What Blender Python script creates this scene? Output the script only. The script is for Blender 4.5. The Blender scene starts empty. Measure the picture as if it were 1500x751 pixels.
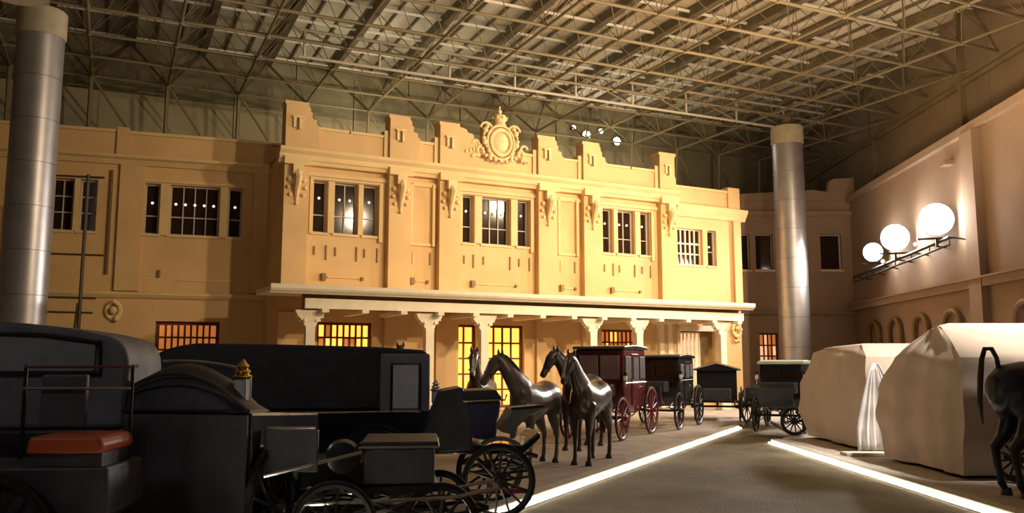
import bpy, bmesh, math, random
from mathutils import Vector, Matrix
random.seed(7)
PI = math.pi
C = bpy.context.scene.collection
S = bpy.context.scene

# ------------------------------------------------------------------ camera
cd = bpy.data.cameras.new('camera'); cam = bpy.data.objects.new('camera', cd); C.objects.link(cam)
cd.sensor_width = 36; cd.lens = 36*1257/1500; cd.clip_end = 300
cam.location = (0, 0, 1.75); cam.rotation_euler = (PI/2 + math.radians(7.097), 0, 0)
S.camera = cam
# ------------------------------------------------------------------ world, exposure
w = bpy.data.worlds.new('night'); S.world = w; w.use_nodes = True
bg = w.node_tree.nodes['Background']; bg.inputs[0].default_value = (1, .80, .58, 1); bg.inputs[1].default_value = .035
S.view_settings.view_transform = 'Standard'; S.view_settings.look = 'None'
S.view_settings.exposure = -0.06; S.view_settings.gamma = 1
# ------------------------------------------------------------------ flood beams (heads only for those in view), plus unseen spots without fixtures
WARM = (1, .76, .48); WHITE = (1, .90, .78)
FLOODS = [(13.82, 27.6, 6.4, (0.0, 22, 2.0)), (13.98, 31.0, 6.3, (-1, 25, 2)), (14.25, 33.6, 6.1, (1, 29, 2))]      # the three in view
MORE = [(13.0, 20.3, 10.3, (3.6, 31.5, 5.5), 9200, WARM), (13.6, 14.5, 10.6, (1.0, 30.0, 5.4), 7800, WARM),
        (12.6, 9.5, 10.6, (-7.5, 27.5, 6.0), 6200, WARM), (10.0, 12.8, 11.4, (8.6, 15.2, 2.0), 12500, (1, .94, .86)), (-5.5, -5.0, 8.5, (-1.5, 10.0, 1.0), 420, (.95, .93, 1))]          # unseen: warm floods of the row, then added sheet spot and camera-side fill
def spot(loc, tgt, power, col, size, blend=.8, rad=.3):
    l = bpy.data.lights.new('flood_or_fill_beam', 'SPOT'); l.energy = power; l.color = col; l.spot_size = math.radians(size)
    l.spot_blend = blend; l.shadow_soft_size = rad
    o = bpy.data.objects.new('flood_or_fill_beam', l); C.objects.link(o); o.location = loc
    o.rotation_euler = (Vector(tgt) - Vector(loc)).to_track_quat('-Z', 'Y').to_euler(); return o
for x, y, z, t in FLOODS:
    spot((x-.5, y-.2, z), t, 2300, WHITE, 118, .8)
    l = bpy.data.lights.new('glow_fill', 'POINT'); l.energy = 55; l.color = (1, .9, .8); l.shadow_soft_size = .25  # added point light imitating the glow around each flood
    o = bpy.data.objects.new('glow_fill', l); C.objects.link(o); o.location = (x-.35, y-.5, z+.3)
for x, y, z, t, p, c in MORE: spot((x, y, z), t, p, c, 40 if p == 12500 else 74, .9, 1.2 if p < 500 else .3)
# roof wash: unseen uplights added above the road and behind the pavilion, without fixtures
for x, y, z, p, c in [(9.0, 20.0, 5.5, 2900, (1, .72, .42)), (-1, 14.0, 5.5, 1700, (1, .84, .62)), (-5, 31.5, 8.6, 650, (1, .9, .65)), (4, 36.0, 8.6, 650, (1, .9, .65))]:
    l = bpy.data.lights.new('added_uplight', 'SPOT'); l.energy = p; l.color = c; l.shadow_soft_size = .4; l.spot_size = math.radians(150); l.spot_blend = .9
    o = bpy.data.objects.new('added_uplight', l); C.objects.link(o); o.location = (x, y, z)
    o.rotation_euler = Vector((0.1, .45, 1)).to_track_quat('-Z', 'Y').to_euler()

# ------------------------------------------------------------------ materials
def mat(name, col, rough=.7, metal=0., var=.12, scale=3., bump=.0, bscale=20., col2=None, emit=None, es=0., spec=.5, coat=0.):
    m = bpy.data.materials.new(name); m.use_nodes = True; nt = m.node_tree; b = nt.nodes['Principled BSDF']
    b.inputs['Roughness'].default_value = rough; b.inputs['Metallic'].default_value = metal
    b.inputs['Specular IOR Level'].default_value = spec; b.inputs['Coat Weight'].default_value = coat
    tc = nt.nodes.new('ShaderNodeTexCoord')
    nz = nt.nodes.new('ShaderNodeTexNoise'); nz.inputs['Scale'].default_value = scale; nz.inputs['Detail'].default_value = 5
    nt.links.new(tc.outputs['Object'], nz.inputs['Vector'])
    r = nt.nodes.new('ShaderNodeValToRGB'); nt.links.new(nz.outputs['Fac'], r.inputs[0])
    c2 = col2 or tuple(c*(1-var) for c in col); c1 = col if col2 else tuple(min(1, c*(1+var)) for c in col)
    r.color_ramp.elements[0].position = .35; r.color_ramp.elements[0].color = (*c2, 1)
    r.color_ramp.elements[1].position = .65; r.color_ramp.elements[1].color = (*c1, 1)
    nt.links.new(r.outputs[0], b.inputs['Base Color'])
    if bump:
        n2 = nt.nodes.new('ShaderNodeTexNoise'); n2.inputs['Scale'].default_value = bscale; n2.inputs['Detail'].default_value = 4
        nt.links.new(tc.outputs['Object'], n2.inputs['Vector'])
        bp = nt.nodes.new('ShaderNodeBump'); bp.inputs['Strength'].default_value = bump; bp.inputs['Distance'].default_value = .03
        nt.links.new(n2.outputs['Fac'], bp.inputs['Height']); nt.links.new(bp.outputs[0], b.inputs['Normal'])
    if emit: b.inputs['Emission Color'].default_value = (*emit, 1); b.inputs['Emission Strength'].default_value = es
    return m
M = dict(
 ochre=mat('ochre plaster', (.67, .44, .205), .85, var=.07, scale=.7, bump=.15, bscale=6),
 ochre2=mat('pale ochre moulding', (.70, .51, .25), .8, var=.06, scale=1.2),
 orn=mat('moulded ornament', (.74, .54, .27), .75, var=.1, scale=5),
 pink=mat('pinkish plaster', (.33, .225, .15), .9, var=.08, scale=.6, bump=.15, bscale=5),
 white=mat('cream paint', (.78, .68, .50), .7, var=.05),
 frame=mat('grey window frame', (.50, .45, .38), .6, var=.05),
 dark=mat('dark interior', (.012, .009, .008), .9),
 glass=mat('dark window glass', (.028, .014, .008), .07, spec=.3),
 lit=mat('lit amber pane', (.9, .4, .08), .5, emit=(1, .42, .06), es=2.2, col2=(.8, .3, .05), scale=1),
 litdim=mat('dim amber pane', (.8, .3, .06), .5, emit=(1, .30, .07), es=.42),
 litpink=mat('pale lit pane', (.9, .5, .3), .5, emit=(1, .55, .3), es=.9),
 redwood=mat('red brown lattice wood', (.14, .03, .012), .6),
 lens_and_glint=mat('lens_and_glint', (1, .95, .9), .4, emit=(1, .85, .75), es=1.1),  # glow for spotlight lenses and for imitated lamp reflections in windows
 steel=mat('brushed steel cladding', (.50, .485, .50), .40, metal=.75, var=.08, scale=2),
 capm=mat('cream column head', (.46, .40, .27), .8),
 truss=mat('grey painted steel tube', (.22, .17, .09), .55, var=.15, scale=1),
 purlin=mat('pale steel purlin', (.95, .90, .80), .4, var=.05),
 beam=mat('dark steel beam', (.16, .125, .07), .7),
 deck=mat('beige roof sheet', (.60, .53, .40), .8, var=.12, scale=.25),
 back=mat('green brown wall sheet', (.30, .26, .16), .75, var=.18, scale=.4),
 side=mat('brown curtain sheet', (.24, .18, .12), .9, var=.12, scale=.5, bump=.3, bscale=2),
 asphalt=mat('gravelly road surface', (.27, .225, .145), .7, col2=(.12, .095, .055), scale=.55, bump=.7, bscale=30),
 pave=mat('pale pavement', (.42, .355, .295), .7, var=.14, scale=2.5, bump=.35, bscale=14),
 pinkpane=mat('dim window pane', (.20, .12, .12), .3), quarter=mat('grey hood quarter', (.26, .26, .29), .5, var=.1),
 girder=mat('pale girder steel', (.46, .41, .31), .5),
 kerb=mat('stone kerb', (.55, .50, .42), .8, var=.1),
 led=mat('light strip', (1, .95, .8), .5, emit=(1, .88, .66), es=15),
 flood=mat('flood lens', (1, 1, 1), .5, emit=(1, .95, .88), es=70),
 housing=mat('black lamp housing', (.03, .03, .03), .5),
 leather=mat('black leather hood', (.035, .034, .040), .5, var=.25, scale=4, bump=.3, bscale=9),
 greyleather=mat('grey hood cloth', (.15, .15, .17), .6, var=.2, scale=3, bump=.2, bscale=8),
 black=mat('black coach paint', (.014, .013, .018), .22, coat=.4),
 navy=mat('navy coach paint', (.035, .035, .085), .3, coat=.3),
 maroon=mat('maroon coach paint', (.10, .012, .016), .25, coat=.5),
 redwheel=mat('dark red wheel paint', (.17, .025, .035), .4),
 orange=mat('orange red seat board', (.36, .055, .010), .45, var=.2),
 iron=mat('black ironwork', (.022, .02, .02), .4, metal=.3),
 silver=mat('silver trim', (.75, .72, .72), .22, metal=1.),
 brass=mat('brass', (.75, .52, .12), .25, metal=1.),
 lampglass=mat('lamp glass', (.8, .8, .75), .1, spec=.8),
 paleglass=mat('pale pane', (.86, .90, .96), .4),  # plain near-white pane colour, nothing modelled behind it
 greypanel=mat('dark grey panel', (.075, .072, .085), .5, var=.15),
 apron=mat('grey green leather apron', (.17, .18, .15), .5),
 greenroof=mat('pale green roof cloth', (.36, .42, .32), .7),
 sheet=mat('beige dust sheet', (.60, .47, .36), .9, var=.06, scale=1.5, bump=.25, bscale=4),
 horse=mat('dark bay coat', (.042, .023, .018), .33, var=.3, scale=3, coat=.15),
 horseg=mat('grey brown coat', (.13, .10, .085), .33, var=.25, scale=3, coat=.15),
 horseb=mat('black coat', (.016, .013, .016), .38, var=.3, scale=3),
 mane=mat('black horse hair', (.012, .01, .01), .6),
 hoof=mat('hoof horn', (.04, .03, .025), .5), blaze=mat('pale blaze', (.55, .50, .48), .6),
 pole=mat('scaffold pole', (.07, .05, .03), .6),
 wood=mat('brown door wood', (.22, .13, .04), .6),
)

# ------------------------------------------------------------------ mesh helpers
class MB:
    def __init__(s): s.v = []; s.f = []
    def add(s, vs, fs):
        n = len(s.v); s.v += [tuple(v) for v in vs]; s.f += [tuple(i+n for i in f) for f in fs]; return s
    def box(s, x0, x1, y0, y1, z0, z1):
        return s.add([(x, y, z) for x in (x0, x1) for y in (y0, y1) for z in (z0, z1)],
                     [(0,1,3,2),(4,6,7,5),(0,4,5,1),(2,3,7,6),(0,2,6,4),(1,5,7,3)])
    def prism(s, pr, y0, y1):      # profile of (x, z) extruded along y
        n = len(pr); vs = [(x, y0, z) for x, z in pr] + [(x, y1, z) for x, z in pr]
        return s.add(vs, [tuple(range(n)), tuple(range(2*n-1, n-1, -1))] + [(i, i+n, (i+1) % n + n, (i+1) % n) for i in range(n)])
    def tube(s, pts, rad, n=8, flat=1.0, cap=True):   # rad: number or list; flat scales the sideways radius
        P = [Vector(p) for p in pts]; R = rad if isinstance(rad, (list, tuple)) else [rad]*len(P)
        vs = []; a = None
        for i, p in enumerate(P):
            t = (P[min(i+1, len(P)-1)] - P[max(i-1, 0)]).normalized()
            if a is None: a = Vector((0, 1, 0)) if abs(t.z) > .75 and abs(t.y) < .6 else Vector((0, 0, 1)).cross(t)
            a = a - t*a.dot(t)
            if a.length < .02: a = Vector((0, 0, 1)).cross(t) if abs(t.z) < .9 else Vector((1, 0, 0)).cross(t)
            a.normalize(); b = t.cross(a)
            r = R[i]; ra, rb = (r if isinstance(r, (list, tuple)) else (r*flat, r))
            for k in range(n):
                an = 2*PI*k/n; vs.append(p + a*math.cos(an)*ra + b*math.sin(an)*rb)
        m = len(P); fs = [(i*n+k, i*n+(k+1) % n, (i+1)*n+(k+1) % n, (i+1)*n+k) for i in range(m-1) for k in range(n)]
        if cap: fs += [tuple(range(n-1, -1, -1)), tuple(range((m-1)*n, m*n))]
        return s.add(vs, fs)
    def lathe(s, prof, n=20, c=(0,0,0), axis='z', sx=1, sy=1):
        vs = []
        for r, h in prof:
            for k in range(n):
                a = 2*PI*k/n; x, y = r*math.cos(a)*sx, r*math.sin(a)*sy
                vs.append({'z': (c[0]+x, c[1]+y, c[2]+h), 'y': (c[0]+x, c[1]+h, c[2]+y), 'x': (c[0]+h, c[1]+x, c[2]+y)}[axis])
        m = len(prof); fs = [(i*n+k, i*n+(k+1) % n, (i+1)*n+(k+1) % n, (i+1)*n+k) for i in range(m-1) for k in range(n)]
        fs += [tuple(range(n-1, -1, -1)), tuple(range((m-1)*n, m*n))]
        return s.add(vs, fs)
    def ball(s, c, r, n=10, sc=(1,1,1)):
        m = n//2+1; pr = [(max(1e-3, math.sin(PI*i/m)), -math.cos(PI*i/m)) for i in range(m+1)]
        vs = []
        for rr, h in pr:
            for k in range(n):
                a = 2*PI*k/n; vs.append((c[0]+rr*r*math.cos(a)*sc[0], c[1]+rr*r*math.sin(a)*sc[1], c[2]+h*r*sc[2]))
        return s.add(vs, [(i*n+k, i*n+(k+1) % n, (i+1)*n+(k+1) % n, (i+1)*n+k) for i in range(m) for k in range(n)])
    def torus(s, c, R, r, axis='y', n=28, k=6, sx=1, sz=1, wide=1.0):
        vs = []
        for i in range(n):
            a = 2*PI*i/n
            for j in range(k):
                b = 2*PI*j/k + PI/4; q = R + r*math.cos(b); h = r*wide*math.sin(b)
                u, v_ = q*math.cos(a)*sx, q*math.sin(a)*sz
                vs.append({'y': (c[0]+u, c[1]+h, c[2]+v_), 'z': (c[0]+u, c[1]+v_, c[2]+h), 'x': (c[0]+h, c[1]+u, c[2]+v_)}[axis])
        return s.add(vs, [(i*k+j, i*k+(j+1) % k, ((i+1) % n)*k+(j+1) % k, ((i+1) % n)*k+j) for i in range(n) for j in range(k)])
    def mesh(s, name, m, smooth=False):
        me = bpy.data.meshes.new(name); me.from_pydata(s.v, [], s.f)
        bm = bmesh.new(); bm.from_mesh(me); bmesh.ops.recalc_face_normals(bm, faces=bm.faces); bm.to_mesh(me); bm.free()
        me.materials.append(m if not isinstance(m, str) else M[m])
        if smooth:
            for p in me.polygons: p.use_smooth = True
            try: me.set_sharp_from_angle(angle=math.radians(40))
            except Exception: pass
        return me
    def build(s, name, m, parent=None, smooth=False, label=None, kind=None, bevel=0):
        return link(name, s.mesh(name, m, smooth), parent, label=label, kind=kind, bevel=bevel)
def link(name, me, parent=None, loc=None, rot=None, scale=None, label=None, kind=None, bevel=0):
    o = bpy.data.objects.new(name, me); C.objects.link(o)
    if parent: o.parent = parent
    if loc is not None: o.location = loc
    if rot is not None: o.rotation_euler = rot
    if scale is not None: o.scale = scale
    if label: o['label'] = label
    if kind: o['kind'] = kind
    if bevel:
        b = o.modifiers.new('bevel', 'BEVEL'); b.width = bevel; b.segments = 2; b.limit_method = 'ANGLE'
    return o
def thing(name, label, cat, loc=(0,0,0), rz=0, group=None):
    o = bpy.data.objects.new(name, None); C.objects.link(o); o.location = loc; o.rotation_euler = (0, 0, rz)
    o['label'] = label; o['category'] = cat
    if group: o['group'] = group
    return o
def tag(o, label, cat, group=None):
    o['label'] = label; o['category'] = cat
    if group: o['group'] = group
    return o
def setting(name, label, cat, loc=(0,0,0), rz=0):
    o = thing(name, label, cat, loc, rz); o['kind'] = 'structure'; return o
def holes(mb, x0, x1, z0, z1, y, depth, hs):
    """wall face at y with real openings (x0,x1,z0,z1), reveals going to y+depth, and a back face"""
    xs = sorted({x0, x1, *[h[0] for h in hs], *[h[1] for h in hs]}); zs = sorted({z0, z1, *[h[2] for h in hs], *[h[3] for h in hs]})
    for a, b in zip(xs, xs[1:]):
        for c, d in zip(zs, zs[1:]):
            if any(h[0] <= a+1e-6 and b <= h[1]+1e-6 and h[2] <= c+1e-6 and d <= h[3]+1e-6 for h in hs): continue
            mb.add([(a,y,c),(b,y,c),(b,y,d),(a,y,d)], [(0,1,2,3)])
            mb.add([(a,y+depth,c),(b,y+depth,c),(b,y+depth,d),(a,y+depth,d)], [(3,2,1,0)])
    for a, b, c, d in hs + [(x0, x1, z0, z1)]:
        e = y+depth
        mb.add([(a,y,c),(a,e,c),(a,e,d),(a,y,d)], [(0,1,2,3)]); mb.add([(b,y,c),(b,e,c),(b,e,d),(b,y,d)], [(3,2,1,0)])
        mb.add([(a,y,c),(b,y,c),(b,e,c),(a,e,c)], [(0,1,2,3)]); mb.add([(a,y,d),(b,y,d),(b,e,d),(a,e,d)], [(3,2,1,0)])
    return mb
wn = [0]
def window(root, x0, x1, z0, z1, y, nx, nz, lab, glass='glass', fr='frame', fw=.05, glints=0, zsplit=None, deep=.22, glintz=.68):
    """top-level window in the wall frame of root: frame, panes, glazing bars"""
    wn[0] += 1
    w_ = setting('window_%d' % wn[0], lab, 'window', root.location, root.rotation_euler.z)
    yy = y+deep
    f = MB(); f.box(x0, x0+fw, yy-.05, yy+.03, z0, z1).box(x1-fw, x1, yy-.05, yy+.03, z0, z1).box(x0+fw, x1-fw, yy-.05, yy+.03, z1-fw, z1).box(x0+fw, x1-fw, yy-.05, yy+.03, z0, z0+fw)
    f.build('window_frame', fr, w_)
    xs = [x0+fw+(x1-x0-2*fw)*i/nx for i in range(nx+1)]
    zs = zsplit and [z0+fw] + [z0+fw+(z1-z0-2*fw)*t for t in zsplit] + [z1-fw] or [z0+fw+(z1-z0-2*fw)*i/nz for i in range(nz+1)]
    bw = .018 if fr == 'frame' else .03
    for x in xs[1:-1]: MB().box(x-bw, x+bw, yy-.04, yy+.01, z0+fw, z1-fw).build('glazing_bar', fr, w_)
    for z in zs[1:-1]: MB().box(x0+fw, x1-fw, yy-.035, yy+.005, z-bw, z+bw).build('glazing_bar', fr, w_)
    for a, b in zip(xs, xs[1:]):
        for c, d in zip(zs, zs[1:]): MB().box(a, b, yy+.012, yy+.024, c, d).build('pane', glass if not isinstance(glass, list) else random.choice(glass), w_)
    for i in range(glints):
        bx = x0+(x1-x0)*(i+.6)/(glints+.2); MB().ball((bx, yy-.03, z0+(z1-z0)*glintz), .045, 8).build('lamp_glint', 'lens_and_glint', w_, True)  # glowing dots imitate floodlights reflected in the glass
    MB().box(x0-.06, x1+.06, y-.05, y+.05, z0-.08, z0).build('window_sill', 'ochre2' if root.name != 'wall_right' else 'pink', w_)
    return w_

# ================================================================== GROUND
g = MB().box(-40, 40, -6, 60, -.2, 0).build('floor', 'asphalt'); tag(g, 'brownish gravelly roadway between the two light strips', 'road'); g['kind'] = 'structure'
L0, L1 = Vector((-3.9, 2.3)), Vector((6.15, 23.5)); R0, R1 = Vector((5.5, 3.0)), Vector((5.66, 19.2))
def ext(p, q, off): d = (q-p).normalized(); n = Vector((-d.y, d.x)); return p+n*off, q+n*off
PH = .07
def slab(poly, h, name, m):
    n = len(poly); mb = MB().add([(x, y, 0.001) for x, y in poly]+[(x, y, h) for x, y in poly], [tuple(range(n)), tuple(range(n, 2*n))]+[(i, (i+1) % n, (i+1) % n+n, i+n) for i in range(n)])
    return mb.build(name, m)
a, b = ext(L0, L1, .22)
p = slab([(a.x, a.y), (b.x, b.y), (7.4, 26.2), (12, 37.9), (-32, 37.9), (-32, a.y)], PH, 'floor', 'pave'); tag(p, 'pale raised pavement on the left under horses and carriages', 'pavement'); p['kind'] = 'structure'
a, b = ext(R0, R1, -.22)
p = slab([(a.x, a.y), (16, a.y), (16, 37.9), (8.6, 31), (6.9, 21.5), (b.x, b.y)], PH, 'floor', 'pave'); tag(p, 'raised pavement on the right under the sheeted carriages', 'pavement'); p['kind'] = 'structure'
def strip(p0, p1, side, lab, seg):
    d = (p1-p0); L = d.length; ang = math.atan2(d.y, d.x)
    t = thing('kerb_light_strip', lab, 'light strip', (p0.x, p0.y, 0), ang)
    for i in range(seg):
        x0, x1 = L*i/seg, L*(i+1)/seg-.012
        y0, y1 = (0.02, .22) if side > 0 else (-.22, -.02)
        MB().box(x0, x1, y0, y1, 0, PH+.035).build('kerb_stone', 'kerb', t, bevel=.012)
    MB().box(0, L, -.035 if side > 0 else -.018, .018 if side > 0 else .035, .0, .04).build('light_tube', 'led', t)
    MB().box(0, L, (-.05 if side > 0 else -.0), (.0 if side > 0 else .05), .0, .012).build('metal_channel', 'silver', t)
strip(L0, L1, 1, 'long glowing white light strip along the left kerb, running to the far carts', 26)
strip(R0, R1, -1, 'long glowing white light strip along the right kerb before the sheeted carriages', 20)

# ================================================================== FRONT PAVILION  (local x along facade, y into it)
FR = math.radians(27.5)
F = 26.5
wf = setting('wall_front', 'ochre plaster pavilion front, two storeys with stepped parapet and crest', 'building', (0,0,0), FR)
W1 = [(6.74,7.18),(7.42,8.17),(8.37,8.86)]; W2 = [(11.89,12.30),(12.62,13.71),(14.01,14.48)]; W3 = [(17.60,18.05),(18.27,19.03),(19.31,19.76)]
W4 = [(20.92,22.38),(22.62,23.08)]
ZB, ZT = 5.84, 7.50
up = [(a, b, ZB, ZT) for a, b in W1+W2+W3]
gf = [(6.98, 8.76, .9, 3.04), (11.0, 12.45, .25, 3.06), (12.75, 14.28, .25, 3.06), (17.5, 19.2, .9, 3.0), (21.0, 22.85, .25, 3.0)]
an = [(a, b, 5.60, 7.04) for a, b in W4]
holes(MB(), 5.75, 20.9, 0, 8.35, F, .3, up+gf[:4]).build('plaster_wall', 'ochre', wf)
holes(MB(), 20.9, 24.25, 0, 7.95, F+.03, .3, an+gf[4:]).build('plaster_wall', 'ochre', wf, label='lower right-hand bay wall')
MB().box(5.75, 5.95, F+.3, F+4.5, 0, 8.35).build('side_wall', 'ochre', wf)
MB().box(24.05, 24.25, F+.33, F+4.5, 0, 7.95).build('side_wall', 'ochre', wf)
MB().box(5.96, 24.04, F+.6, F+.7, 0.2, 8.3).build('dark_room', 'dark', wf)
MB().box(5.75, 24.25, F+.3, F+4.5, 8.2, 8.34).build('flat_roof', 'ochre2', wf)
PIL = [5.75, 9.15, 10.93, 14.73, 16.63, 20.12]
for x in PIL:
    MB().box(x, x+.76, F-.27, F+.01, 3.9, 8.0).build('pilaster', 'ochre', wf)
    MB().box(x-.02, x+.78, F-.14, F+.01, .1, 3.3).build('lower_pilaster', 'ochre', wf)
    # scrolled bracket at the head of the pilaster
    br = MB(); cx = x+.38
    br.box(cx-.16, cx+.16, F-.50, F-.25, 7.55, 7.86)
    br.tube([(cx, F-.38, 7.62), (cx, F-.52, 7.42), (cx, F-.42, 7.22), (cx, F-.32, 7.0), (cx, F-.28, 6.72)], [.13, .13, .11, .08, .04], 8, 1.2)
    for dx, dz, r in [(-.22,.0,.09),(.22,.0,.09),(-.26,-.25,.07),(.26,-.25,.07),(-.2,-.48,.06),(.2,-.48,.06),(0,-.75,.06)]:
        br.ball((cx+dx, F-.31, 7.40+dz), r, 8)
    br.build('scroll_bracket', 'orn', wf, True)
# lintel band and cornice, projecting further over every pilaster
for x0, x1 in [(5.75, 9.15), (9.91, 10.93), (11.69, 14.73), (15.49, 16.63), (17.39, 20.12)]:
    MB().box(x0, x1, F-.06, F+.0, 7.62, 7.74).build('moulding', 'ochre2', wf)
    MB().prism([(0, 0)], 0, 0) if False else None
for x0, x1, e in [(5.58, 20.96, 0)]:
    pr = [(F+.2, 7.93), (F-.2, 7.93), (F-.24, 8.02), (F-.30, 8.06), (F-.30, 8.2), (F-.42, 8.30), (F-.42, 8.40), (F+.2, 8.46)]
    MB().add([(x0, y, z) for y, z in pr]+[(x1, y, z) for y, z in pr], [tuple(range(8)), tuple(range(15, 7, -1))]+[(i, i+8, (i+1) % 8+8, (i+1) % 8) for i in range(8)]).build('cornice', 'ochre2', wf)
for x in PIL:
    MB().box(x-.03, x+.79, F-.40, F-.1, 7.86, 8.12).build('cornice_block', 'ochre2', wf)
pr = [(F+.2, 7.50), (F-.06, 7.50), (F-.12, 7.62), (F-.2, 7.74), (F-.26, 7.86), (F-.26, 7.95), (F+.2, 8.0)]
MB().add([(20.96, y, z) for y, z in pr]+[(24.55, y, z) for y, z in pr], [tuple(range(7)), tuple(range(13, 6, -1))]+[(i, i+7, (i+1) % 7+7, (i+1) % 7) for i in range(7)]).build('cornice', 'ochre2', wf)
MB().box(20.9, 24.2, F-.02, F+.25, 7.95, 8.62).build('parapet', 'ochre', wf)
MB().box(20.9, 24.26, F-.08, F+.3, 8.62, 8.72).build('coping', 'ochre2', wf)
MB().box(23.65, 24.26, F-.1, F+.3, 7.95, 8.86).build('parapet_block', 'ochre', wf)
MB().box(23.9, 24.28, F-.1, F+.02, 3.9, 7.5).build('corner_strip', 'ochre', wf)
# parapet: low runs and merlons with stepped shoulder
zb = 8.42
for x0, x1, zt in [(6.5, 9.17, 9.20), (9.9, 10.95, 9.16), (12.2, 14.75, 9.2), (15.6, 16.65, 9.2), (17.6, 20.13, 9.2)]:
    MB().box(x0, x1, F-.08, F+.22, zb, zt-.09).build('parapet', 'ochre', wf)
    n = max(1, round((x1-x0)/1.15))
    for i in range(n):
        MB().box(x0+(x1-x0)*i/n+(.03 if i else 0), x0+(x1-x0)*(i+1)/n-.03, F-.13, F+.26, zt-.09, zt+.0).build('coping', 'ochre2', wf)
for x in PIL:
    w_ = .76 if x != 10.93 else .72
    prof = [(x, zb), (x, 9.78), (x-.04, 9.80), (x-.04, 9.90), (x+w_-.06, 9.90), (x+w_-.06, 9.80), (x+w_, 9.74), (x+w_, 9.62), (x+w_+.06, 9.58), (x+w_+.06, 9.40), (x+w_+.2, 9.37), (x+w_+.22, 9.22), (x+w_+.3, 9.18), (x+w_+.3, zb)]
    if x == 10.93: prof = [(x, zb), (x, 9.78), (x-.03, 9.80), (x-.03, 9.90), (11.65, 9.90), (11.65, 9.8), (11.9, 9.74), (11.95, 9.64), (12.15, 9.6), (12.2, 9.42), (12.38, 9.35), (12.4, zb)]
    if x == 20.12: prof = [(x, zb), (x, 9.78), (x-.04, 9.80), (x-.04, 9.90), (x+w_+.02, 9.90), (x+w_+.02, 9.8), (x+w_-.05, 9.74), (x+w_-.05, 9.0), (x+w_, 8.9), (x+w_, zb)]
    MB().prism(prof, F-.26, F+.26).build('merlon', 'ochre', wf)
    if x > 6: MB().box(x-.16, x-.02, F-.15, F+.2, zb, 9.36).build('parapet_post', 'ochre2', wf)
    c = x+.36
    nb = MB(); nb.box(c-.17, c+.17, F-.36, F-.25, 9.36, 9.42).box(c-.14, c-.06, F-.34, F-.25, 9.05, 9.36).box(c+.04, c+.12, F-.34, F-.25, 9.0, 9.36)
    nb.build('triglyph_bracket', 'orn', wf)
    MB().box(c-.05, c+.03, F-.275, F-.255, 8.98, 9.34).build('dark_slot', 'wood', wf)
# crest: oval cartouche, crown, scrolls, garlands
cr = wf; cx = 13.2; yy = F-.22
MB().lathe([(.30, .0), (.33, -.06), (.28, -.12), (.15, -.17), (.01, -.18)], 24, (cx, yy, 9.42), 'y', 1, 1.18).build('crest_shield', 'orn', wf, True)
MB().torus((cx, yy-.1, 9.42), .39, .065, 'y', 28, 8, 1, 1.15).torus((cx, yy-.08, 9.42), .55, .05, 'y', 28, 6, .95, 1.1).build('crest_ring', 'orn', wf, True)
sc = MB()
for sx in (-1, 1):
    for k in range(9):
        t = k/8; sc.ball((cx+sx*(.52+.14*math.sin(t*PI*1.5)), yy-.06, 9.95-1.15*t), .085+.03*math.sin(k*2.1), 8)
    sc.tube([(cx+sx*(.55+.22*math.cos(a)), yy-.05, 9.88+.2*math.sin(a)) for a in [i*.5 for i in range(10)]], .045, 6)
    sc.tube([(cx+sx*(.75+.26*t+.1*math.sin(8*t)), yy-.05, 9.15-.42*t+.1*math.cos(7*t)) for t in [i/9 for i in range(10)]], .06, 6)
    sc.tube([(cx+sx*(.95+.13*math.cos(a)), yy-.03, 9.28+.13*math.sin(a)) for a in [i*.6 for i in range(9)]], .045, 6)
for k in range(11):
    a = PI*(1.0+k/10); sc.ball((cx+.62*math.cos(a)*1.15, yy-.07, 9.12+.36*math.sin(a)), .075, 8)
for k in range(5): sc.ball((cx-.75-.14*k, yy-.04, 9.14-.04*k), .07, 6)
sc.build('crest_scrollwork', 'orn', wf, True)
crn = MB().lathe([(.20, 0), (.24, .05), (.18, .1), (.2, .14), (.26, .26), (.22, .38), (.08, .44), (.03, .46)], 16, (cx, yy+.02, 10.02))
for k in range(8): a = k*PI/4; crn.ball((cx+.26*math.cos(a), yy+.02+.26*math.sin(a), 10.30), .05, 6)
crn.ball((cx, yy+.02, 10.55), .085, 8).tube([(cx, yy+.02, 10.58), (cx, yy+.02, 10.74)], .035, 6); crn.build('crest_crown', 'orn', wf, True)
MB().box(12.62, 13.78, F-.14, F+.2, 9.0, 10.0).build('crest_backing', 'ochre', wf)
# recessed blind panels in the narrow bays
for x0, x1 in [(10.06, 10.74), (15.74, 16.40)]:
    m_ = MB(); m_.box(x0-.09, x0, F-.07, F, 5.62, 7.72).box(x1, x1+.09, F-.12, F, 5.62, 7.72).box(x0-.09, x1+.09, F-.07, F, 7.66, 7.75).box(x0-.09, x1+.09, F-.05, F, 5.62, 5.72)
    m_.build('blind_panel_frame', 'ochre2', wf)
    for k, x in enumerate((x0+.02, x1-.06)): MB().box(x, x+.05, F-.03, F+.005, 5.0, 5.42).build('relief_bar', 'wood' if k else 'ochre2', wf)
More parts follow.
